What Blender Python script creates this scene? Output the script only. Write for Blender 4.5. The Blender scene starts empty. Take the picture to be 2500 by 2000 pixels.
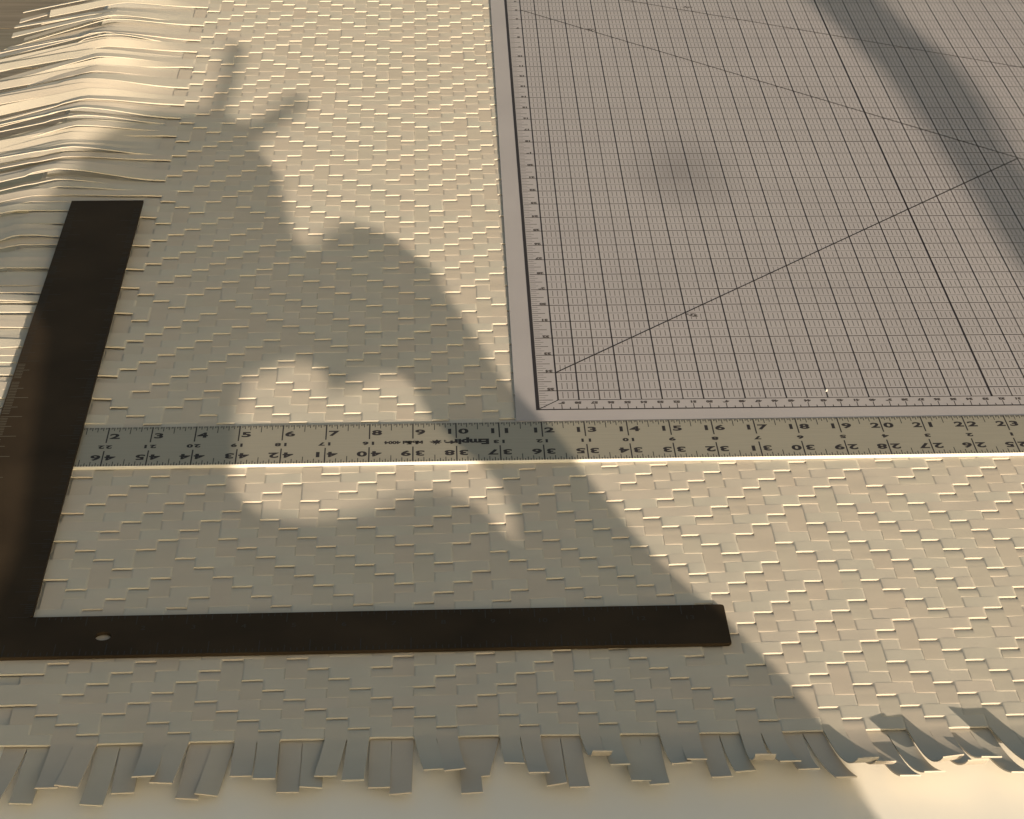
import bpy, bmesh, math, random
import numpy as np
from mathutils import Vector, Matrix

IN = 0.0254
random.seed(7)
rng = np.random.default_rng(11)
scene = bpy.context.scene
COL = scene.collection

# ------------------------------------------------------------------ camera
F_PX, W_PX = 6028.23, 2500.0
CAM = np.array([9.47085, -49.72398, 26.27058])          # inches, table plane z = 0
RGT = Vector((0.99696976, -0.07452200, 0.02231055))
UPV = Vector((0.01379066, 0.45158008, 0.89212401))
FWD = Vector((0.07655787, 0.88911298, -0.45123940))
cd = bpy.data.cameras.new('camera')
cam = bpy.data.objects.new('camera', cd)
COL.objects.link(cam)
M = Matrix.Identity(4)
for i in range(3):
    M[i][0], M[i][1], M[i][2], M[i][3] = RGT[i], UPV[i], -FWD[i], CAM[i] * IN
cam.matrix_world = M
cd.sensor_fit = 'HORIZONTAL'
cd.sensor_width = 36.0
cd.lens = F_PX / W_PX * 36.0
cd.shift_x = -270.25 / W_PX
cd.shift_y = 21.05 / W_PX
cd.clip_start = 0.02
cd.clip_end = 400.0
scene.camera = cam

# ------------------------------------------------------------------ sky, sun, exposure
EL, AZ = math.radians(16.0), math.radians(21.0)          # sun height; shadows run 21 deg to the left of +Y
DH = np.array([-math.sin(AZ), math.cos(AZ)])             # horizontal direction the light travels
EH = np.array([math.cos(AZ), math.sin(AZ)])              # across it
LIGHT = Vector((DH[0] * math.cos(EL), DH[1] * math.cos(EL), -math.sin(EL)))
world = bpy.data.worlds.new('World')
scene.world = world
world.use_nodes = True
wn, wl = world.node_tree.nodes, world.node_tree.links
bg = wn['Background']
sky = wn.new('ShaderNodeTexSky')
sky.sky_type = 'NISHITA'
sky.sun_disc = False
sky.sun_elevation = EL
sky.sun_rotation = math.atan2(-DH[0], -DH[1])
sky.air_density, sky.dust_density, sky.ozone_density = 0.7, 4.0, 0.3
wb = wn.new('ShaderNodeMix')                             # the photograph's warm white balance
wb.data_type, wb.blend_type = 'RGBA', 'MULTIPLY'
wb.inputs['Factor'].default_value = 1.0
wb.inputs['B'].default_value = (0.95, 0.895, 0.665, 1)
wl.new(sky.outputs[0], wb.inputs['A'])
wl.new(wb.outputs['Result'], bg.inputs[0])
bg.inputs[1].default_value = 0.117
sd = bpy.data.lights.new('sun', 'SUN')
sd.energy, sd.angle, sd.color = 5.0, math.radians(0.33), (1.0, 0.80, 0.57)
sun = bpy.data.objects.new('sun', sd)
sun.rotation_euler = LIGHT.to_track_quat('-Z', 'Y').to_euler()
sun.location = (2, -3, 3)
COL.objects.link(sun)
scene.view_settings.view_transform = 'Standard'
scene.view_settings.look = 'None'
scene.view_settings.exposure = 0.58
scene.view_settings.gamma = 1.0
scene.render.engine = 'CYCLES'

# ------------------------------------------------------------------ helpers
def mat(name, col, rough=0.6, metal=0.0, var=0.0, scale=60.0, bump=0.0, bscale=400.0, objvar=0.0, spec=0.5, stretch=None):
    m = bpy.data.materials.new(name)
    m.use_nodes = True
    n, l = m.node_tree.nodes, m.node_tree.links
    p = n['Principled BSDF']
    p.inputs['Roughness'].default_value = rough
    p.inputs['Metallic'].default_value = metal
    p.inputs['Specular IOR Level'].default_value = spec
    p.inputs['Base Color'].default_value = (*col, 1)
    tc = n.new('ShaderNodeTexCoord')
    src = tc.outputs['Object']
    if stretch:
        mp = n.new('ShaderNodeMapping')
        mp.inputs['Scale'].default_value = stretch
        l.new(src, mp.inputs[0])
        src = mp.outputs[0]
    last = None
    if var > 0:
        nz = n.new('ShaderNodeTexNoise')
        nz.inputs['Scale'].default_value = scale
        nz.inputs['Detail'].default_value = 5
        l.new(src, nz.inputs['Vector'])
        rp = n.new('ShaderNodeValToRGB')
        rp.color_ramp.elements[0].position, rp.color_ramp.elements[1].position = 0.3, 0.7
        rp.color_ramp.elements[0].color = (*[c * (1 - var) for c in col], 1)
        rp.color_ramp.elements[1].color = (*[min(1, c * (1 + var)) for c in col], 1)
        l.new(nz.outputs['Fac'], rp.inputs[0])
        last = rp.outputs[0]
        l.new(last, p.inputs['Base Color'])
    if objvar > 0:
        oi = n.new('ShaderNodeObjectInfo')
        r2 = n.new('ShaderNodeValToRGB')
        e = r2.color_ramp.elements
        e[0].position, e[1].position = 0.0, 1.0
        e[0].color = (1 + objvar, 1 - objvar * .35, 1 - objvar, 1)
        e[1].color = (1 - objvar, 1 + objvar * .2, 1 - objvar * .2, 1)
        l.new(oi.outputs['Random'], r2.inputs[0])
        mx = n.new('ShaderNodeMix')
        mx.data_type, mx.blend_type = 'RGBA', 'MULTIPLY'
        mx.inputs['Factor'].default_value = 1
        if last is not None:
            l.new(last, mx.inputs['A'])
        else:
            mx.inputs['A'].default_value = (*col, 1)
        l.new(r2.outputs[0], mx.inputs['B'])
        l.new(mx.outputs['Result'], p.inputs['Base Color'])
    if bump > 0:
        nb = n.new('ShaderNodeTexNoise')
        nb.inputs['Scale'].default_value = bscale
        nb.inputs['Detail'].default_value = 3
        l.new(src, nb.inputs['Vector'])
        b = n.new('ShaderNodeBump')
        b.inputs['Strength'].default_value = bump
        b.inputs['Distance'].default_value = 0.0005
        l.new(nb.outputs['Fac'], b.inputs['Height'])
        l.new(b.outputs[0], p.inputs['Normal'])
    return m

PAPER = mat('cream_strip_paper', (0.480, 0.455, 0.413), 0.62, var=0.035, scale=45, bump=0.10, bscale=500, objvar=0.02, spec=0.25)
PAPER_WARP = mat('pinkish_cream_strip_paper', (0.468, 0.432, 0.383), 0.62, var=0.035, scale=45, bump=0.10, bscale=500, objvar=0.02, spec=0.25)
TABLE = mat('white_laminate', (0.79, 0.785, 0.76), 0.45, var=0.025, scale=14, bump=0.03, bscale=300, spec=0.35)
MATGREY = mat('grey_vinyl', (0.318, 0.308, 0.332), 0.55, var=0.04, scale=14, bump=0.10, bscale=900, spec=0.3)
def add_soft_shade(m, c, r, k):
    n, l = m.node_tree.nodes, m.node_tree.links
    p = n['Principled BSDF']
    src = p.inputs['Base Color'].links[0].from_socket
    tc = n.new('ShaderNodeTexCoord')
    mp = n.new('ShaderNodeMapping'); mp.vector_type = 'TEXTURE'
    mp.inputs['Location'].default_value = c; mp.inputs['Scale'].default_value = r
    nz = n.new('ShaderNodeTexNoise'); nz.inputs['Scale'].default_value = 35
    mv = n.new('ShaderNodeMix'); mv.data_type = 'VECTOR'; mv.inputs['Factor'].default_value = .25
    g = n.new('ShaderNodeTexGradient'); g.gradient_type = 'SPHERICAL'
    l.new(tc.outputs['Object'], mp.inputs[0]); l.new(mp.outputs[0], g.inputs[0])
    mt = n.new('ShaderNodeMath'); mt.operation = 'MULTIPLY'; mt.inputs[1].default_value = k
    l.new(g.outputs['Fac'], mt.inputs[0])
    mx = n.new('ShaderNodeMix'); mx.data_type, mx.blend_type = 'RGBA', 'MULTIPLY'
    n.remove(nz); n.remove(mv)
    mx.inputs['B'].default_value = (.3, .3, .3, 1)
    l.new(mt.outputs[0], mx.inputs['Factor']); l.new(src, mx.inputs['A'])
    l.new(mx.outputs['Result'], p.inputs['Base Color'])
add_soft_shade(MATGREY, (16.8 * IN, 18.0 * IN, 0), (2.0 * IN, 3.6 * IN, 1), .42)   # faint soft shadow painted into the vinyl colour
INK = mat('black_ink', (0.022, 0.018, 0.020), 0.6, spec=0.2)
INKGREY = mat('grey_ink', (0.060, 0.052, 0.053), 0.6, spec=0.2)
INKPALE = mat('pale_grey_ink', (0.135, 0.125, 0.13), 0.6, spec=0.2)
ALU = mat('brushed_aluminium', (0.295, 0.275, 0.225), 0.42, metal=0.22, var=0.05, scale=90, bump=0.06, bscale=200, stretch=(0.4, 14, 1))
EDGE = mat('bare_aluminium_edge', (0.62, 0.62, 0.60), 0.5, metal=0.15)
STEEL = mat('blackened_steel', (0.031, 0.0225, 0.0145), 0.68, var=0.25, scale=18, bump=0.08, bscale=500, spec=0.06)
ENGR = mat('engraved_line_dark', (0.005, 0.005, 0.004), 0.7)
ENGRL = mat('engraved_line_worn', (0.085, 0.078, 0.058), 0.6)
WOOD = mat('weathered_deck_board', (0.40, 0.36, 0.29), 0.8, var=0.22, scale=4, bump=0.3, bscale=40, objvar=0.10, stretch=(1, 12, 12))
EARTH = mat('bare_earth', (0.40, 0.37, 0.32), 0.9, var=0.2, scale=3)
LEG = mat('grey_steel_leg', (0.25, 0.25, 0.25), 0.45, metal=0.6)
CLOTH = mat('dark_blue_cloth', (0.03, 0.035, 0.06), 0.85, var=0.2, scale=30)
CASTER = mat('brown_caster', (0.13, 0.10, 0.075), 0.9, var=0.3, scale=30, bump=0.5, bscale=60)  # rough brown for the added tube that shades the cutting mat

def link(name, verts, faces, m, parent=None, smooth=False, mats=None, midx=None):
    me = bpy.data.meshes.new(name)
    me.from_pydata([tuple(v) for v in verts], [], faces)
    for q in (mats or [m]):
        me.materials.append(q)
    if midx is not None:
        me.polygons.foreach_set('material_index', midx)
    if smooth:
        me.polygons.foreach_set('use_smooth', [True] * len(me.polygons))
    me.update()
    o = bpy.data.objects.new(name, me)
    COL.objects.link(o)
    if parent is not None:
        o.parent = parent
    return o

def empty(name, label, cat, loc=(0, 0, 0)):
    o = bpy.data.objects.new(name, None)
    COL.objects.link(o)
    o.empty_display_size = 0.02
    o['label'], o['category'] = label, cat
    return o

def lift(x, y, z):
    """point (x, y) measured on the table plane seen again at height z (inches) -> metres"""
    k = 1 - z / CAM[2]
    return ((CAM[0] + (x - CAM[0]) * k) * IN, (CAM[1] + (y - CAM[1]) * k) * IN, z * IN)

class Plan:
    """flat shapes in a thing's own x, y (inches), set on its top face"""
    def __init__(s, ox, oy, ang, sy=1.0):
        s.o, s.c, s.s, s.sy = (ox, oy), math.cos(ang), math.sin(ang), sy
    def xy(s, x, y):
        y *= s.sy
        return s.o[0] + x * s.c - y * s.s, s.o[1] + x * s.s + y * s.c
    def w(s, x, y, z):
        a, b = s.xy(x, y)
        return lift(a, b, z)

class Quads:
    def __init__(s): s.v, s.f = [], []
    def line(s, pl, x0, y0, x1, y1, wd, z):
        dx, dy = x1 - x0, y1 - y0
        n = math.hypot(dx, dy)
        px, py = -dy / n * wd / 2, dx / n * wd / 2
        i = len(s.v)
        for x, y in ((x0 - px, y0 - py), (x1 - px, y1 - py), (x1 + px, y1 + py), (x0 + px, y0 + py)):
            s.v.append(pl(x, y, z))
        s.f.append((i, i + 1, i + 2, i + 3))
    def build(s, name, m, parent): return link(name, s.v, s.f, m, parent)

DEP = None
def text_mesh(body, size, bold=0.0, sx=1.0):
    """flat letter mesh centred on the origin"""
    cu = bpy.data.curves.new('lettering', 'FONT')
    cu.body, cu.size, cu.offset = body, size, bold
    cu.align_x, cu.align_y = 'CENTER', 'CENTER'
    cu.resolution_u = 3
    o = bpy.data.objects.new('lettering', cu)
    COL.objects.link(o)
    dg = bpy.context.evaluated_depsgraph_get()
    me = bpy.data.meshes.new_from_object(o.evaluated_get(dg))
    bpy.data.objects.remove(o)
    v = [(q.co.x * sx, q.co.y) for q in me.vertices]
    f = [tuple(p.vertices) for p in me.polygons]
    bpy.data.meshes.remove(me)
    return v, f

TXT = {}
def put_text(name, body, size, pl, x, y, rot, z, m, parent, bold=0.0, sx=1.0):
    key = (body, size, bold, sx)
    if key not in TXT:
        TXT[key] = text_mesh(*key)
    v, f = TXT[key]
    c, s = math.cos(rot), math.sin(rot)
    return link(name, [pl(x + a * c - b * s, y + a * s + b * c, z) for a, b in v], f, m, parent)

# ------------------------------------------------------------------ setting: earth and deck
def box_vf(x0, x1, y0, y1, z0, z1, v, f, bev=0.0):
    i = len(v)
    if bev <= 0:
        v += [(x0, y0, z0), (x1, y0, z0), (x1, y1, z0), (x0, y1, z0), (x0, y0, z1), (x1, y0, z1), (x1, y1, z1), (x0, y1, z1)]
        f += [(i, i + 3, i + 2, i + 1), (i + 4, i + 5, i + 6, i + 7), (i, i + 1, i + 5, i + 4), (i + 1, i + 2, i + 6, i + 5), (i + 2, i + 3, i + 7, i + 6), (i + 3, i, i + 4, i + 7)]
    else:
        b = bev
        v += [(x0, y0, z0), (x1, y0, z0), (x1, y1, z0), (x0, y1, z0), (x0, y0, z1 - b), (x1, y0, z1 - b), (x1, y1, z1 - b), (x0, y1, z1 - b),
              (x0 + b, y0 + b, z1), (x1 - b, y0 + b, z1), (x1 - b, y1 - b, z1), (x0 + b, y1 - b, z1)]
        f += [(i, i + 3, i + 2, i + 1)]
        for k in range(4):
            n = (k + 1) % 4
            f += [(i + k, i + n, i + 4 + n, i + 4 + k), (i + 4 + k, i + 4 + n, i + 8 + n, i + 8 + k)]
        f += [(i + 8, i + 9, i + 10, i + 11)]

DECK_Z = -28 * IN
v, f = [], []
box_vf(-60, 60, -60, 60, DECK_Z - 0.4, DECK_Z - 0.06, v, f)
o = link('ground', v, f, EARTH); o['kind'] = 'structure'
v, f = [], []
for k in range(12):
    box_vf(-3.0, 3.0, -1.9 + k * 0.5, -1.85 + k * 0.5, DECK_Z - 0.060, DECK_Z - 0.0262, v, f)
deck = link('deck', v, f, WOOD); deck['kind'] = 'structure'
PW = 8.51 * IN
v, f = [], []
box_vf(-3.0, 3.0, 0.0, PW - 0.005, -0.026, 0.0, v, f, 0.0006)
plank_me = None
for k in range(-11, 7):
    y = 110.04 * IN + k * PW
    if plank_me is None:
        q = link('plank', v, f, WOOD, deck); plank_me = q.data
    else:
        q = bpy.data.objects.new('plank', plank_me); COL.objects.link(q); q.parent = deck
    q.location = (random.uniform(-.05, .05), y, DECK_Z + random.uniform(-.001, .001))

# ------------------------------------------------------------------ table
T_TOP = -0.115                                            # inches; woven mat lies on it, its top at z = 0
table = empty('table', 'white laminate table under the woven mat, rulers and cutting mat', 'table')
bm = bmesh.new()
bmesh.ops.create_cube(bm, size=1)
bmesh.ops.scale(bm, vec=(62 * IN, 74 * IN, 1.1 * IN), verts=bm.verts)
bmesh.ops.translate(bm, vec=(29.2 * IN, 15 * IN, (T_TOP - 0.55) * IN), verts=bm.verts)
bmesh.ops.bevel(bm, geom=[e for e in bm.edges], offset=0.2 * IN, segments=4, affect='EDGES')
me = bpy.data.meshes.new('table_top'); bm.to_mesh(me); bm.free()
me.materials.append(TABLE)
o = bpy.data.objects.new('table_top', me); COL.objects.link(o); o.parent = table
for sx in (1.5, 57):
    for sy in (-19, 49):
        v, f = [], []
        n = 12
        for z in (DECK_Z, (T_TOP - 1.1) * IN):
            for a in range(n):
                v.append(((sx + .6 * math.cos(a * 2 * math.pi / n)) * IN, (sy + .6 * math.sin(a * 2 * math.pi / n)) * IN, z))
        f = [(a, (a + 1) % n, n + (a + 1) % n, n + a) for a in range(n)] + [tuple(range(n))[::-1], tuple(range(n, 2 * n))]
        link('leg', v, f, LEG, table)

# ------------------------------------------------------------------ woven mat: 2/2 twill in diamonds of 16
def sstep(t):
    t = min(1, max(0, t)); return t * t * (3 - 2 * t)
def cm_x(x): return 0.00510967 * x * x + 2.32674722 * x - 3.4312625 + sstep((x - 9.3) / 6.4)
_xs = np.linspace(0.5, 26, 3000)
_cs = np.array([cm_x(x) for x in _xs])
def x_of(c): return float(np.interp(c, _cs, _xs))
RL = [(-1, -11.0), (0, -10.68), (1, -10.33), (2, -10.0), (3, -9.65), (4, -9.31), (5, -8.95), (7, -8.19), (12, -6.18), (20, -2.97), (25, -0.93), (36, 3.81), (47, 8.27), (71, 17.92), (79, 21.15), (101, 29.89), (120, 37.5)]
RR = [(-1, -11.12), (10, -6.79), (14, -5.18), (17, -3.95), (23, -1.46), (25, -0.67), (36, 3.81), (47, 8.27), (71, 17.92), (79, 21.15), (101, 29.89), (120, 37.5)]
_rl, _rr = np.array(RL).T, np.array(RR).T
def y_of(r, x):
    a = float(np.interp(r, _rl[0], _rl[1])); b = float(np.interp(r, _rr[0], _rr[1]))
    t = sstep((x - 7.5) / 9.5)
    return a + (b - a) * t
def over(c, k):
    u, w = c + k, c - k
    if ((u - 21) // 16 + (w + 12) // 16) % 2 == 0:
        return (c + k) % 4 in (1, 2)
    return (c - k) % 4 in (3, 0)

TH = 0.040                                                # strip thickness, inches
GAP = 0.070
DIP_FAR, DIP_NEAR, DIP_WEFT = 0.043, 0.003, 0.004
NC, NR = 54, 114                                          # warps 0..53, wefts -1..113
woven = empty('woven_mat', 'cream mat woven from paper strips in a diamond twill with loose fringes', 'woven mat')

def ribbon(name, pts, parent, m=None):
    """pts: list of (x, y, z, ux, uy, uz, width) inches: centre of the top face, across direction, width"""
    v, f = [], []
    n = len(pts)
    P = np.array([p[:3] for p in pts]); U = np.array([p[3:6] for p in pts]); Wd = np.array([p[6] for p in pts])
    U /= np.linalg.norm(U, axis=1)[:, None]
    T = np.gradient(P, axis=0)
    T /= np.linalg.norm(T, axis=1)[:, None]
    N = np.cross(U, T); N /= np.linalg.norm(N, axis=1)[:, None]
    N[N[:, 2] < -0.999] *= 1
    sgn = np.sign(np.median(N[:max(3, n // 2), 2])) or 1
    N *= sgn
    A = P - U * (Wd / 2)[:, None]; B = P + U * (Wd / 2)[:, None]
    th = np.array([p[7] if len(p) > 7 else TH for p in pts])[:, None]
    A2, B2 = A - N * th, B - N * th
    ring = np.stack([A, B, B, B2, B2, A2, A2, A], 1)      # each long face has verts of its own: crisp edges
    v = (ring.reshape(-1, 3) * IN).tolist()
    for i in range(n - 1):
        a, b = i * 8, i * 8 + 8
        for j in (0, 2, 4, 6):
            q = (a + j, a + j + 1, b + j + 1, b + j)
            f.append(q if sgn > 0 else q[::-1])
    for i, rv in ((0, False), (n - 1, True)):             # cut ends
        b = len(v)
        v += [(q * IN).tolist() for q in (A[i], B[i], B2[i], A2[i])]
        q = (b, b + 1, b + 2, b + 3)
        f.append(q[::-1] if rv != (sgn > 0) else q)
    return link(name, v, f, m or PAPER, parent, smooth=True)

def cells_path(ks, is_over, lo, hi, d0, d1, rise=lambda k: 0.0):
    """(position along, z) knots over the cells ks; lo(k), hi(k) are a cell's ends"""
    out = []
    ov = [is_over(k) for k in ks]
    for i, k in enumerate(ks):
        a, b = lo(k), hi(k); w = b - a
        zj = rng.normal(0, 0.0012)
        if ov[i]:
            pv = ov[i - 1] if i else True
            nx = ov[i + 1] if i + 1 < len(ks) else True
            z0 = 0.0 if pv else -d0
            z1 = 0.0 if nx else -d1
            b = rise(k)                                     # lifted where the crossing strip comes up from beneath
            bl = rise(k - 1) if pv and i else b * .35
            br = rise(k + 1) if nx and i + 1 < len(ks) else b * .35
            out += [(a + .015 * w, z0 + (b + bl) * .5), (a + .13 * w, z0 * .45 + zj + b * .66 + bl * .34), (a + .34 * w, zj + b * .86 + bl * .14),
                    (a + .66 * w, zj + b * .86 + br * .14), (a + .87 * w, z1 * .45 + zj + b * .66 + br * .34), (a + .99 * w, z1 + (b + br) * .5)]
        else:
            out += [(a + .10 * w, -GAP), (a + .90 * w, -GAP)]
    return out

# --- warps (run away from the camera); their near ends are the bottom fringe
for c in range(NC):
    x0, x1 = x_of(c), x_of(c + 1)
    xc, wd = (x0 + x1) / 2, (x1 - x0) * 1.012
    top = NR - 1 if x1 < 12.6 else 36
    path = cells_path(list(range(-1, top + 1)), lambda k: over(c, k), lambda k: y_of(k, xc), lambda k: y_of(k + 1, xc), DIP_NEAR, DIP_FAR)
    tl = rng.normal(0, 0.004)
    pts = [(xc, y, z - .0014 * (c % 2), 1, 0, tl, wd) for y, z in path]
    # free end
    y0, z0 = path[0]
    up = over(c, -1)
    right = sstep((c - 33) / 7.0)
    mid = sstep((c - 20) / 6.0)
    L = (1.55 + .3 * right if up else 1.86) + rng.normal(0, 0.15)
    if up:
        th0, th1, pw = 0.08, 0.32 + rng.normal(0, .06) + mid * 0.10 + right * rng.uniform(0.35, 0.62), 1.2 + right * .8
        L += 0.05 * mid + 0.42 * right
        if c in (24, 26, 33, 34): th1, pw = 1.05, 2.2
    else:
        th0, th1, pw = 0.04, 0.13 + abs(rng.normal(0, .05)) + mid * 0.16 + right * rng.uniform(0.15, 0.5), 1.2 + right * .6
        L += 0.08 + 0.15 * right
    veer = rng.normal(0, 0.055) + (c - 20) * 0.003 + .10 * right
    ends, n = [], 12
    x, y, z = xc, y0 - 0.02, z0
    zfloor = T_TOP + TH + 0.012
    ds = L / n
    for i in range(n):
        t = (i + .5) / n
        th = th0 + (th1 - th0) * t ** pw
        y -= math.cos(th) * ds
        z += math.sin(th) * ds
        x += veer * ds
        if not up and z0 < -0.05: z = max(z, zfloor)
        roll = (rng.normal(0, .02) if i == 0 else roll * 1.12)
        ends.append((x, y, z, 1, 0.0, roll, wd * 0.955, TH - (TH - .026) * min(1, (i + 1) / n * 2)))
    pts = ends[::-1] + pts
    ribbon('warp_strip', pts, woven, PAPER_WARP)

# --- wefts (run across); their left ends pile up and hang over the table edge
for k in range(-1, NR):
    yl = (y_of(k, 2) + y_of(k + 1, 2)) / 2
    cmax = NC - 1
    if yl > 3.2:
        cmax = max(c for c in range(NC) if x_of(c + 1) < 13.0)
    path = cells_path(list(range(0, cmax + 1)), lambda c: not over(c, k), x_of, lambda c: x_of(c + 1), DIP_WEFT, DIP_WEFT,
                      lambda c: .007 if over(c, k - 1) else 0.0)
    tl = rng.normal(0, 0.004)
    pts = []
    for x, z in path:
        ya, yb = y_of(k, x), y_of(k + 1, x)
        near = math.exp(-max(0, x - 1.45) / 0.7)            # the first columns ride up on the heap of loose ends
        zz = z - .0014 * (k % 2) - .0007 + 0.05 * near * (1 if yl > 2 else .2)
        pts.append((x, (ya + yb) / 2, zz, 0, 1, tl, (yb - ya) * 1.010))
    # loose end
    far = sstep((yl - 1.0) / 6.0)
    n = 26
    xe = -4.75 + rng.normal(0, .5) + .12 * sstep((yl - 26) / 4)
    xs, z0 = pts[0][0], pts[0][2]
    y0 = pts[0][1]
    near_sq = yl < 16.6
    hump = .10 + rng.uniform(-.03, .03) if near_sq else 0.22 + rng.uniform(-.08, .09)
    crest = (-1.05 if yl > 16.6 else -1.6) + rng.normal(0, .13)
    drop = rng.uniform(.70, 1.15)
    wob = [rng.normal(0, .085) - .10, rng.normal(0, .04), rng.uniform(0, 6.28)]
    rolls = [float(rng.choice([rng.uniform(.15, .45), rng.uniform(-.30, -.10), rng.normal(0, .05)], p=[.27, .28, .45])), rng.normal(0, .05), rng.uniform(0, 6.28)]
    if near_sq: rolls[0] *= .25; rolls[1] *= .4
    bulge = rng.normal(0, .05)
    loose = []
    for i in range(1, n + 1):
        t = i / n
        x = xs + (xe - xs) * t
        rt = min(1, max(0, (xs - x) / (xs - crest)))
        rise = hump * (rt - .12 * math.sin(2 * math.pi * rt) / 2)
        fall = 0.0
        if x < crest:
            q = crest - x
            fall = drop * 0.25 * (math.sqrt(q * q + .03) - .173)
        z = z0 + rise - fall + bulge * math.sin(t * 3.1) * (1 if x > -2 else .5)
        y = y0 + wob[0] * t * 1.6 * far + wob[1] * math.sin(t * 5 + wob[2]) * t
        e = min(1, t * 3.2)
        r = (rolls[0] + rolls[1] * math.sin(t * 4.5 + rolls[2])) * e * (.5 + .5 * far)
        if x > -1.75: z = max(z, T_TOP + TH + .02 + abs(math.sin(r)) * .2)
        if y < 16.6 and x > -1.0:                           # pressed flat under the framing square
            cap = 0.010 + max(0, y + 6.45) * 0.0095
            g_ = sstep((x + 1.0) / .3)
            z = min(z, cap) * g_ + z * (1 - g_); r *= 1 - .9 * g_
        loose.append((x, y, z, 0, math.cos(r), math.sin(r), pts[0][6], TH - (TH - .022) * min(1, t * 5)))
    ribbon('weft_strip', loose[::-1] + pts, woven)

# ------------------------------------------------------------------ cutting mat
cut = empty('cutting_mat', 'grey cutting mat with black inch grid and diagonals, laid over the weave', 'cutting mat')
MP = Plan(11.9528, 2.54694, -0.00833739)
MZ0, MZ = 0.012, 0.052
g = Quads()
cor = [(-0.53, -0.575), (24.55, -0.575), (24.55, 36.6), (-0.53, 36.6)]
v = [MP.w(x, y, MZ) for x, y in cor] + [(lambda p: (p[0], p[1], MZ0 * IN))(MP.w(x, y, MZ)) for x, y in cor]
f = [(0, 1, 2, 3), (7, 6, 5, 4)] + [(i, i + 4, (i + 1) % 4 + 4, (i + 1) % 4) for i in range(4)]
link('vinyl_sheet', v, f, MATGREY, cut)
Z1, Z2, Z3 = MZ + .0012, MZ + .0024, MZ + .0036
XM, YM = 24.0, 36.0
q = Quads()                                              # frame
q.line(MP.w, 0, -0.03, 0, YM, .085, Z3)
q.line(MP.w, -0.04, 0, XM, 0, .055, Z2)
q.line(MP.w, .5, .5, .5, YM - .5, .036, Z3)
q.line(MP.w, .5, .5, XM - .5, .5, .030, Z2)
q.line(MP.w, 0.02, 0.02, .5, .5, .030, Z1 + .0006)
q.build('frame_line', INK, cut)
for i in range(1, 24):                                   # inch lines running away
    q = Quads(); q.line(MP.w, i, .5, i, YM - .5, .052 if i == 11 else .034, Z2)
    q.build('inch_line', INK, cut)
q = Quads()
for i in range(1, 24): q.line(MP.w, i + .5, .5, i + .5, YM - .5, .028, Z2)
q.build('half_inch_line', INKGREY, cut)
for r in range(1, 36):                                   # inch lines running across
    q = Quads(); q.line(MP.w, .06, r, XM - .5, r, .056 if r == 18 else .043, Z1)
    q.build('cross_line', INKGREY, cut)
q = Quads(); d = Quads()
for r in range(0, 35):
    q.line(MP.w, .5, r + .5, XM - .5, r + .5, .026, Z1 - .0006) if r else None
    for h in (0, .5):
        if r == 0 and h == 0: continue
        for i in range(4, 188):
            if i % 4 == 0: continue
            x = i / 8
            d.line(MP.w, x, r + h + .09, x, r + h + .43, .021, Z1)
q.build('faint_cross_line', INKPALE, cut)
o = d.build('dashed_eighth_line', INKPALE, cut); o['kind'] = 'stuff'
q = Quads()                                              # diagonals
q.line(MP.w, .5, 2.0, 15.0, 16.5, .042, Z3 + .0006)
q.line(MP.w, .5, 31.1, 23, 8.6, .046, Z3 + .0012)
q.line(MP.w, .5, 34.42, 23.0, 21.43, .046, Z3 + .0018)
q.build('diagonal_line', INK, cut)
q = Quads()                                              # side and bottom scales
for r in range(0, 36):
    for e in range(1, 8):
        ln = .33 if e == 4 else (.22 if e % 2 == 0 else .15)
        q.line(MP.w, .05, r + e / 8, .05 + ln, r + e / 8, .030 if e == 4 else .018, Z1)
for n in range(0, 59):
    x = .575 + n / 2.54
    q.line(MP.w, x, .02, x, .26, .022, Z1)
    if x + .197 < XM: q.line(MP.w, x + .197, .02, x + .197, .12, .022, Z1)
    if n == 0: q.line(MP.w, x - .197, .02, x - .197, .12, .022, Z1)
o = q.build('scale_tick', INKGREY, cut); o['kind'] = 'stuff'
for r in range(1, 36):
    put_text('numeral', str(36 - r), .17, MP.w, .345, r + .10, math.pi / 2 * 2, Z2, INKGREY, cut, bold=.012)
for n in range(0, 58):
    put_text('numeral', str(59 - n), .15, MP.w, .575 + n / 2.54, .355, math.pi, Z2, INKGREY, cut, bold=.012)
for x, y, s, rz in ((4.17, 5.36, '45', 2.36), (2.84, 28.86, '45', -.785), (6.38, 31.42, '30', -.52)):
    put_text('angle_numeral', s + '\u00b0', .24, MP.w, x, y, rz, Z3, INKGREY, cut, bold=.008)

# ------------------------------------------------------------------ straight ruler
rul = empty('metal_ruler', 'long grey metal ruler with black inch numbers lying across the weave', 'ruler')
RP = Plan(0, 0, 0, 1.91085 / 2)
RZ0, RZ = 0.008, 0.085
xa, xb = -0.4, 47.6
b = .012
top = [(xa, 0), (xb, 0), (xb, 2), (xa, 2)]
v = [RP.w(x, y, RZ) for x, y in top]
v += [(p[0] + dx * b * IN, p[1] + dy * b * IN, (RZ - b) * IN) for p, (dx, dy) in zip(v, ((-1, -1), (1, -1), (1, 1), (-1, 1)))]
v += [(p[0], p[1], RZ0 * IN) for p in v[4:8]]
f = [(0, 1, 2, 3)]
mi = [0]
for lo in (0, 4):
    for i in range(4):
        n = (i + 1) % 4
        f.append((lo + i, lo + 4 + i, lo + 4 + n, lo + n)); mi.append(1)
f.append((11, 10, 9, 8)); mi.append(0)
link('blade', v, f, ALU, rul, mats=[ALU, EDGE], midx=mi)
RT = RZ + .0014
q = Quads()
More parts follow.
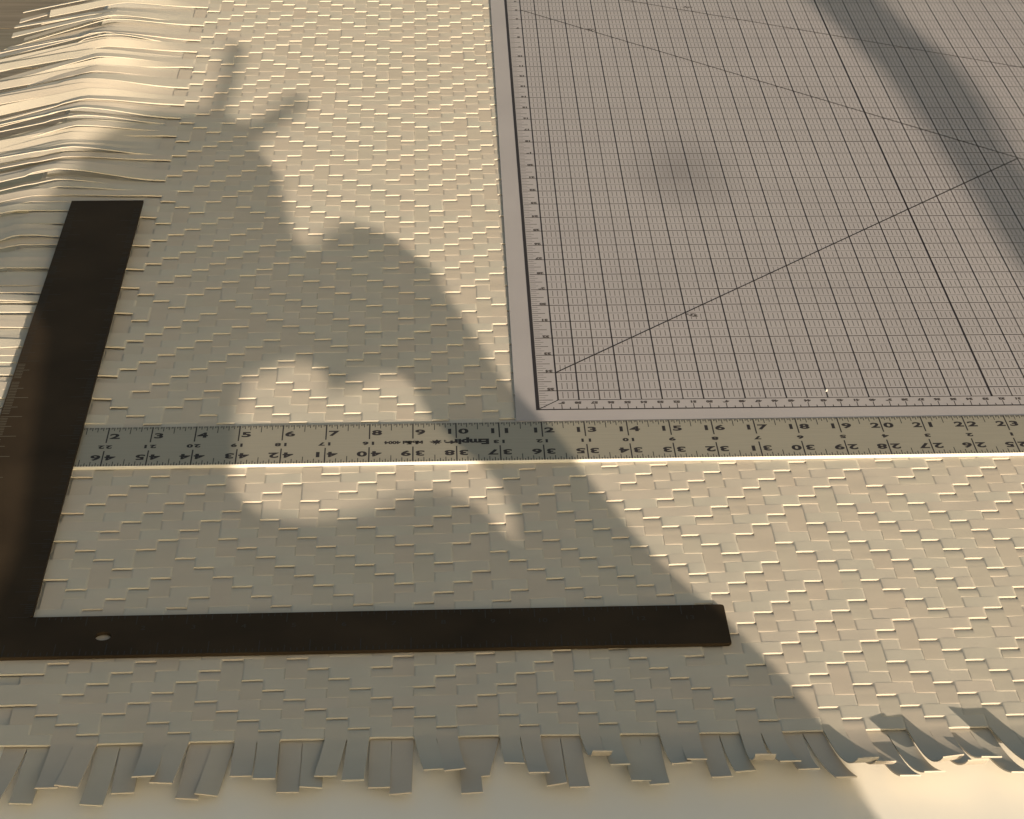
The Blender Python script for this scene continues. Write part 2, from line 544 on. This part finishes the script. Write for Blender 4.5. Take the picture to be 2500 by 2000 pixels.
for i in range(0, 26 * 16):
    x = i / 16
    if not 0.9 <= x <= 26: continue
    e = i % 16
    if e == 0:
        q.line(RP.w, x, 2.0, x, 1.20, .030, RT)          # inch line, far scale
        q.line(RP.w, x, 0.0, x, 0.78, .030, RT)          # inch line, near scale
        continue
    tl = .36 if e == 8 else .24 if e % 4 == 0 else .17 if e % 2 == 0 else .10
    q.line(RP.w, x, 2.0, x, 2.0 - tl, .017, RT)
    tl = .34 if e == 8 else .23 if e % 4 == 0 else .17 if e % 2 == 0 else .10
    q.line(RP.w, x, 0.0, x, tl, .017, RT)
    if e % 2: q.line(RP.w, x + 1 / 32, 2.0, x + 1 / 32, 1.92, .014, RT)
o = q.build('scale_tick', INK, rul); o['kind'] = 'stuff'
for i in range(2, 26):
    s = str(i)
    if len(s) == 1:
        put_text('numeral', s, .355, RP.w, i + .17, 1.52, 0, RT, INK, rul, bold=.014, sx=1.3)
    else:
        put_text('numeral', s[0], .355, RP.w, i - .15, 1.54, 0, RT, INK, rul, bold=.014, sx=1.2)
        put_text('numeral', s[1], .355, RP.w, i + .17, 1.54, 0, RT, INK, rul, bold=.014, sx=1.3)
    s = str(48 - i)
    put_text('numeral', s[0], .355, RP.w, i + .16, 0.45, math.pi, RT, INK, rul, bold=.014, sx=1.28)
    put_text('numeral', s[1], .355, RP.w, i - .16, 0.45, math.pi, RT, INK, rul, bold=.014, sx=1.28)
    s = str(24 - i)
    if i < 24:
        put_text('numeral', s[0], .22, RP.w, i + (.055 if len(s) == 2 else 0), 0.99, math.pi, RT, INK, rul, bold=.012, sx=1.35) if len(s) == 1 else None
        if len(s) == 2:
            put_text('numeral', s[0], .22, RP.w, i + .085, 0.99, math.pi, RT, INK, rul, bold=.012, sx=1.2)
            put_text('numeral', s[1], .22, RP.w, i - .085, 0.99, math.pi, RT, INK, rul, bold=.012, sx=1.2)
put_text('lettering', 'Empire', .37, RP.w, 10.24, 1.01, math.pi, RT + .0008, INK, rul, bold=.020, sx=.98)
put_text('lettering', 'Model 4004', .20, RP.w, 8.79, 1.01, math.pi, RT, INK, rul, bold=.012, sx=.92)
# spread-eagle emblem beside the name
em = [(9.52 + (a - 9.58) * .82, 1.0 + (b_ - 1.0) * .9) for a, b_ in [(9.40, 1.02), (9.47, .96), (9.53, .99), (9.50, .90), (9.57, .93), (9.57, .82), (9.63, .92), (9.70, .88), (9.68, .96), (9.77, .98), (9.70, 1.03), (9.76, 1.12), (9.66, 1.08), (9.62, 1.15), (9.57, 1.07), (9.48, 1.10), (9.51, 1.04)]]
v = [RP.w(9.59, 1.0, RT)] + [RP.w(x, y, RT) for x, y in em]
link('emblem', v, [(0, 1 + (i + 1) % len(em), 1 + i) for i in range(len(em))], INK, rul)

# ------------------------------------------------------------------ framing square (rests on ruler and weave, tilted a little)
sq = empty('framing_square', 'large black steel carpenter square, its long arm lying over the ruler end', 'carpenter square')
SP = Plan(1.37302, -6.45015, -0.00141664)
def sz(y): return 0.020 + max(-2, y + 1.5) * 0.0100
ST = 0.075
HOLE = (1.49, -0.775, .158)
def sq_prism(poly, hole, name, m):
    cu = bpy.data.curves.new(name, 'CURVE')
    cu.dimensions, cu.fill_mode = '2D', 'BOTH'
    for ring in [poly] + ([hole] if hole else []):
        sp = cu.splines.new('POLY'); sp.points.add(len(ring) - 1)
        for p, (x, y) in zip(sp.points, ring): p.co = (x, y, 0, 1)
        sp.use_cyclic_u = True
    cu.extrude = ST / 2 - .006
    cu.bevel_depth = .006; cu.bevel_resolution = 1; cu.offset = -.006
    o = bpy.data.objects.new(name, cu); COL.objects.link(o)
    me = bpy.data.meshes.new_from_object(o.evaluated_get(bpy.context.evaluated_depsgraph_get()))
    bpy.data.objects.remove(o)
    vv = []
    for q_ in me.vertices:
        X = SP.w(q_.co.x, q_.co.y, sz(q_.co.y) + ST)
        k = (q_.co.z - ST / 2) * IN
        vv.append((X[0], X[1], X[2] + k))
    ff = [tuple(p.vertices) for p in me.polygons]
    bpy.data.meshes.remove(me)
    return link(name, vv, ff, m, sq)
poly = [(0, 0), (13.93, 0), (13.98, -.02), (14.0, -.07), (14.0, -1.45), (13.95, -1.5), (-1.97, -1.5), (-2.0, -1.47), (-2.0, 22.5), (0, 22.5), (0.0, .05), (-.06, .02), (-.09, -.03), (-.03, -.05)]
hole = [(HOLE[0] + HOLE[2] * math.cos(a), HOLE[1] + HOLE[2] * math.sin(a)) for a in np.linspace(0, 2 * math.pi, 33)[:-1]]
sq_prism(poly, hole, 'steel_body', STEEL)
SQT = lambda x, y, z: SP.w(x, y, sz(y) + ST + z)
dk, lt = Quads(), Quads()
for i in range(0, 14 * 8):
    x, e = i / 8 - .0, i % 8
    ln = .42 if e == 0 else .24 if e == 4 else .13
    if e in (0, 4) or random.random() < .6:
        dk.line(SQT, x + .1, -.03, x + .1, -.03 - ln * .8, .019, .001)
    dk.line(SQT, x - 1.4, -1.47, x - 1.4, -1.47 + ln, .019, .001)
for i in range(0, 22 * 12):
    y, e = i / 12, i % 12
    ln = .50 if e == 0 else .32 if e == 6 else .18
    fade = 1 if y < 14 else 0
    if random.random() < .8:
        (lt if 5 < y < 12 else dk).line(SQT, -1.97, y, -1.97 + ln, y, .019, .001)
    if random.random() < .6:
        dk.line(SQT, -.03, y, -.03 - ln * .9, y, .019, .001)
for n in range(2, 14):
    put_text('stamped_numeral', str(n), .22, SQT, n + .25, -.50, 0, .001, ENGR, sq)
for Q, m in ((dk, ENGR), (lt, ENGRL)):
    o = Q.build('engraved_tick', m, sq); o['kind'] = 'stuff'

# ------------------------------------------------------------------ paper speck on the cutting mat
v, f = [], []
cx, cy = 7.01, .86
for i, (dx, dy, dz) in enumerate([(-.035, -.07, .003), (.03, -.06, .012), (.045, .05, .05), (-.02, .075, .02), (0, 0, .035)]):
    X = MP.w(cx + dx * .7, cy + dy * .7, MZ + .004); v.append((X[0], X[1], X[2] + dz * .7 * IN))
v += [(p[0], p[1], p[2] - .006 * IN) for p in v]
f = [(0, 1, 4), (1, 2, 4), (2, 3, 4), (3, 0, 4), (6, 5, 9), (7, 6, 9), (8, 7, 9), (5, 8, 9)] + [(i, i + 5, (i + 1) % 4 + 5, (i + 1) % 4) for i in range(4)]
o = link('paper_scrap', v, f, TABLE); o['label'], o['category'] = 'tiny white paper scrap on the cutting mat near its lower scale', 'paper scrap'

# ------------------------------------------------------------------ the person behind the table, whose shadow falls on everything
SIL = [(17.44, -13.98), (17.19, -12.38), (16.35, -9.47), (15.54, -7.47), (14.99, -6.33), (14.06, -4.32), (13.6, -2.91), (12.86, -0.61), (12.13, 1.69), (11.41, 3.51), (11.25, 4.1), (11.08, 4.58), (10.95, 5.0), (10.83, 5.55), (10.59, 6.68), (10.39, 7.48), (10.22, 8.19), (10.01, 8.91), (9.82, 9.65), (9.72, 10.35), (9.53, 11.06), (9.21, 11.59), (8.82, 12.45), (8.56, 13.06), (8.22, 13.59), (7.9, 13.86), (7.54, 14.08), (7.12, 14.26), (6.86, 14.03), (6.6, 13.62), (6.4, 12.87), (6.15, 12.56), (5.89, 12.77), (5.72, 13.52), (5.61, 14.41), (5.48, 15.48), (5.3, 16.54), (5.23, 17.66), (4.96, 18.42), (4.7, 19.19), (4.47, 19.8), (4.46, 20.5), (4.58, 21.0), (4.85, 21.6), (5.11, 22.2), (5.40, 23.0), (5.70, 24.1), (5.66, 24.85), (5.36, 24.95), (5.02, 24.75), (4.76, 24.0), (4.44, 23.3), (4.2, 22.85), (3.91, 22.49), (3.6, 22.49), (3.35, 22.79), (3.3, 23.31), (3.32, 24.21), (3.37, 25.36), (3.42, 27.18), (3.44, 28.79), (3.32, 30.1), (2.90, 30.2), (2.77, 29.0), (2.80, 27.96), (2.77, 26.54), (2.72, 25.52), (2.62, 24.55), (2.62, 23.95), (2.35, 23.69), (1.97, 23.51), (1.53, 23.48), (1.17, 23.63), (0.58, 23.38), (0.04, 22.69), (-0.28, 21.97), (-0.59, 21.19), (-0.87, 20.3), (-1.13, 19.18), (-1.32, 18.23), (-1.4, 17.39), (-1.53, 16.38), (-2.32, 15.78), (-3.35, 15.19), (-2.59, 10.37), (-1.65, 9.69), (-0.97, 9.34), (-0.36, 7.51), (0.01, 2.91), (0.56, -2.96), (0.38, -6.3), (-0.52, -8.54), (-0.41, -13.19)]
GAPS = [(5.09, 4.44), (5.52, 4.9), (5.85, 5.24), (6.21, 5.28), (6.54, 5.17), (6.83, 4.82), (6.91, 4.27), (6.88, 3.91), (6.8, 3.63), (6.92, 3.49), (7.05, 3.57), (7.38, 3.7), (7.68, 4.05), (7.94, 4.35), (8.28, 4.5), (8.63, 4.49), (8.86, 4.26), (9.05, 3.74), (9.15, 3.22), (9.27, 2.72), (9.42, 2.16), (9.59, 1.64), (9.96, 0.83), (10.34, 0.07), (10.71, -0.5), (10.91, -1.11), (11.06, -1.86), (11.19, -2.51), (11.2, -3.51), (11.04, -3.54), (10.85, -3.05), (10.57, -2.38), (10.16, -1.77), (9.72, -1.44), (9.27, -1.31), (8.69, -1.53), (8.26, -1.95), (7.83, -2.29), (7.26, -2.54), (6.68, -2.56), (6.1, -2.41), (5.66, -2.27), (5.36, -1.85), (5.09, -1.28), (4.99, -0.72), (4.94, -0.12), (4.9, 0.68), (4.86, 1.9), (4.86, 2.34), (4.89, 2.98), (4.96, 3.75)]
A0 = -57.0
TAN = math.tan(EL)
def to_plane(p):
    """where the light that grazes ground point p crosses the person's upright plane: (across, height) inches"""
    a, e = p[0] * DH[0] + p[1] * DH[1], p[0] * EH[0] + p[1] * EH[1]
    return e, (a - A0) * TAN
sil = [to_plane(p) for p in SIL]
gap = [to_plane(p) for p in GAPS]
(eR, zR), (eL, zL) = sil[0], sil[-1]
# below the table edge: hips and two legs standing on the deck
D0 = -28.0
sil += [(eL - .3, 2.0), (eL + .4, -4), (eL + 1.0, -13), (eL + 1.6, D0 + 3), (eL + 1.2, D0), (eL + 6.4, D0), (eL + 7.0, -13), (eL + 8.2, -9), (eL + 9.4, -13), (eL + 10.2, D0), (eL + 15.4, D0), (eL + 15.2, D0 + 3), (eL + 16.0, -13), (eR + 1.2, -4), (eR + .9, 1.5)]
poly = np.array(sil); gp = np.array(gap)
H = 0.22
gx = np.arange(poly[:, 0].min() - 1, poly[:, 0].max() + 1, H)
gz = np.arange(D0 - 1, poly[:, 1].max() + 1, H)
X, Z = np.meshgrid(gx, gz, indexing='ij')
def inside(pg, X, Z):
    r = np.zeros(X.shape, bool)
    n = len(pg)
    for i in range(n):
        (ax, az_), (bx, bz) = pg[i], pg[(i + 1) % n]
        cond = (az_ > Z) != (bz > Z)
        if az_ != bz:
            r ^= cond & (X < (bx - ax) * (Z - az_) / (bz - az_) + ax)
    return r
def edge_dist(pg, X, Z):
    dm = np.full(X.shape, 1e9)
    n = len(pg)
    for i in range(n):
        a, b_ = pg[i], pg[(i + 1) % n]
        ab = b_ - a
        t = np.clip(((X - a[0]) * ab[0] + (Z - a[1]) * ab[1]) / max(1e-9, ab @ ab), 0, 1)
        dm = np.minimum(dm, np.hypot(X - a[0] - t * ab[0], Z - a[1] - t * ab[1]))
    return dm
sd_ = np.minimum(edge_dist(poly, X, Z), edge_dist(gp, X, Z))
ins = inside(poly, X, Z) & ~inside(gp, X, Z)
# front and back sheets over the silhouette, the outline itself as seam
cuo = bpy.data.curves.new('outline', 'CURVE')
cuo.dimensions, cuo.fill_mode = '2D', 'BOTH'
for ring in (sil, gap):
    sp = cuo.splines.new('POLY'); sp.points.add(len(ring) - 1)
    for p, (a, b_) in zip(sp.points, ring): p.co = (a, b_, 0, 1)
    sp.use_cyclic_u = True
o = bpy.data.objects.new('outline', cuo); COL.objects.link(o)
me = bpy.data.meshes.new_from_object(o.evaluated_get(bpy.context.evaluated_depsgraph_get()))
bpy.data.objects.remove(o)
bm = bmesh.new(); bm.from_mesh(me); bpy.data.meshes.remove(me)
bmesh.ops.remove_doubles(bm, verts=bm.verts, dist=1e-4)
bmesh.ops.triangulate(bm, faces=bm.faces)
for _ in range(5):
    long_ = [e for e in bm.edges if e.calc_length() > 1.0 and not e.is_boundary]
    if not long_: break
    bmesh.ops.subdivide_edges(bm, edges=long_, cuts=1)
    bmesh.ops.triangulate(bm, faces=bm.faces)
bm.verts.index_update()
pv = np.array([(q_.co.x, q_.co.y) for q_ in bm.verts])
bnd = np.array([q_.is_boundary for q_ in bm.verts])
pf = [tuple(q_.index for q_ in fc.verts) for fc in bm.faces]
bm.free()
ix = np.clip(np.round((pv[:, 0] - gx[0]) / H).astype(int), 0, len(gx) - 1)
iz = np.clip(np.round((pv[:, 1] - gz[0]) / H).astype(int), 0, len(gz) - 1)
dd = sd_[ix, iz]
half = np.where(bnd, 0.0, 2.8 * np.sqrt(np.clip(1 - (1 - np.clip(dd, .02, 3.6) / 3.6) ** 2, 0, 1)))
L3 = np.array(LIGHT)
base = np.stack([pv[:, 0] * EH[0] + A0 * DH[0], pv[:, 0] * EH[1] + A0 * DH[1], pv[:, 1]], 1)
front = base + L3[None] * half[:, None]
back = base - L3[None] * half[:, None]
idx_b = {}
verts = front.tolist()
for i in range(len(pv)):
    if bnd[i]: idx_b[i] = i
    else:
        idx_b[i] = len(verts); verts.append(back[i].tolist())
faces = pf + [tuple(idx_b[i] for i in fc[::-1]) for fc in pf]
person = link('person', (np.array(verts) * IN).tolist(), faces, CLOTH, smooth=True)
person['label'], person['category'] = 'person in dark clothes standing behind the near table edge, casting the big shadow', 'person'

# ------------------------------------------------------------------ unseen leaning tube, added and shaped to cast the cutting mat's shadow band
BAND = [(23.6, 40, 2.3), (24.2, 34.78, 2.35), (25.25, 29.5, 2.45), (25.7, 25.5, 2.1), (25.75, 22.5, 1.75), (25.85, 19.5, 1.7), (26.1, 16.5, 1.75), (26.4, 13, 1.9), (26.8, 9, 2.1), (27.4, 3, 2.3)]
AB = -118.0
pts = []
for x, y, w_ in BAND:
    a, e = x * DH[0] + y * DH[1], x * EH[0] + y * EH[1]
    pts.append((np.array([e * EH[0] + AB * DH[0], e * EH[1] + AB * DH[1], (a - AB) * TAN]), w_ * .47))
e0 = pts[-1][0]
ext = [(np.array([e0[0] - 2.0, e0[1] + .6, e0[2] - 9]), 1.1), (np.array([e0[0] - 1.5, e0[1], e0[2] - 30]), 1.5), (np.array([e0[0] - 1.5, e0[1], D0 - 1.0]), 2.3)]
t0 = pts[0][0]
pts = [(t0 + np.array([1.2, .5, 9.0]), .5), (t0 + np.array([.5, .2, 4.0]), .8)] + pts + ext
v, f, n = [], [], 12
for i, (p, r_) in enumerate(pts):
    a = pts[max(0, i - 1)][0]; b_ = pts[min(len(pts) - 1, i + 1)][0]
    t = Vector(b_ - a).normalized()
    u = t.cross(Vector((DH[0], DH[1], 0))).normalized(); w_ = t.cross(u)
    for j in range(n):
        th = 2 * math.pi * j / n
        rr = r_ * (1 + .05 * math.sin(3 * th + i))
        q_ = Vector(p) + u * math.cos(th) * rr + w_ * math.sin(th) * rr
        v.append(tuple(q_ * IN))
for i in range(len(pts) - 1):
    for j in range(n):
        f.append((i * n + j, i * n + (j + 1) % n, (i + 1) * n + (j + 1) % n, (i + 1) * n + j))
f += [tuple(range(n)), tuple(range((len(pts) - 1) * n, len(pts) * n))[::-1]]
o = link('shadow_caster', v, f, CASTER, smooth=True)
o['label'], o['category'] = 'unseen slender leaning brown tube, added to cast the shadow band on the cutting mat', 'shadow caster'
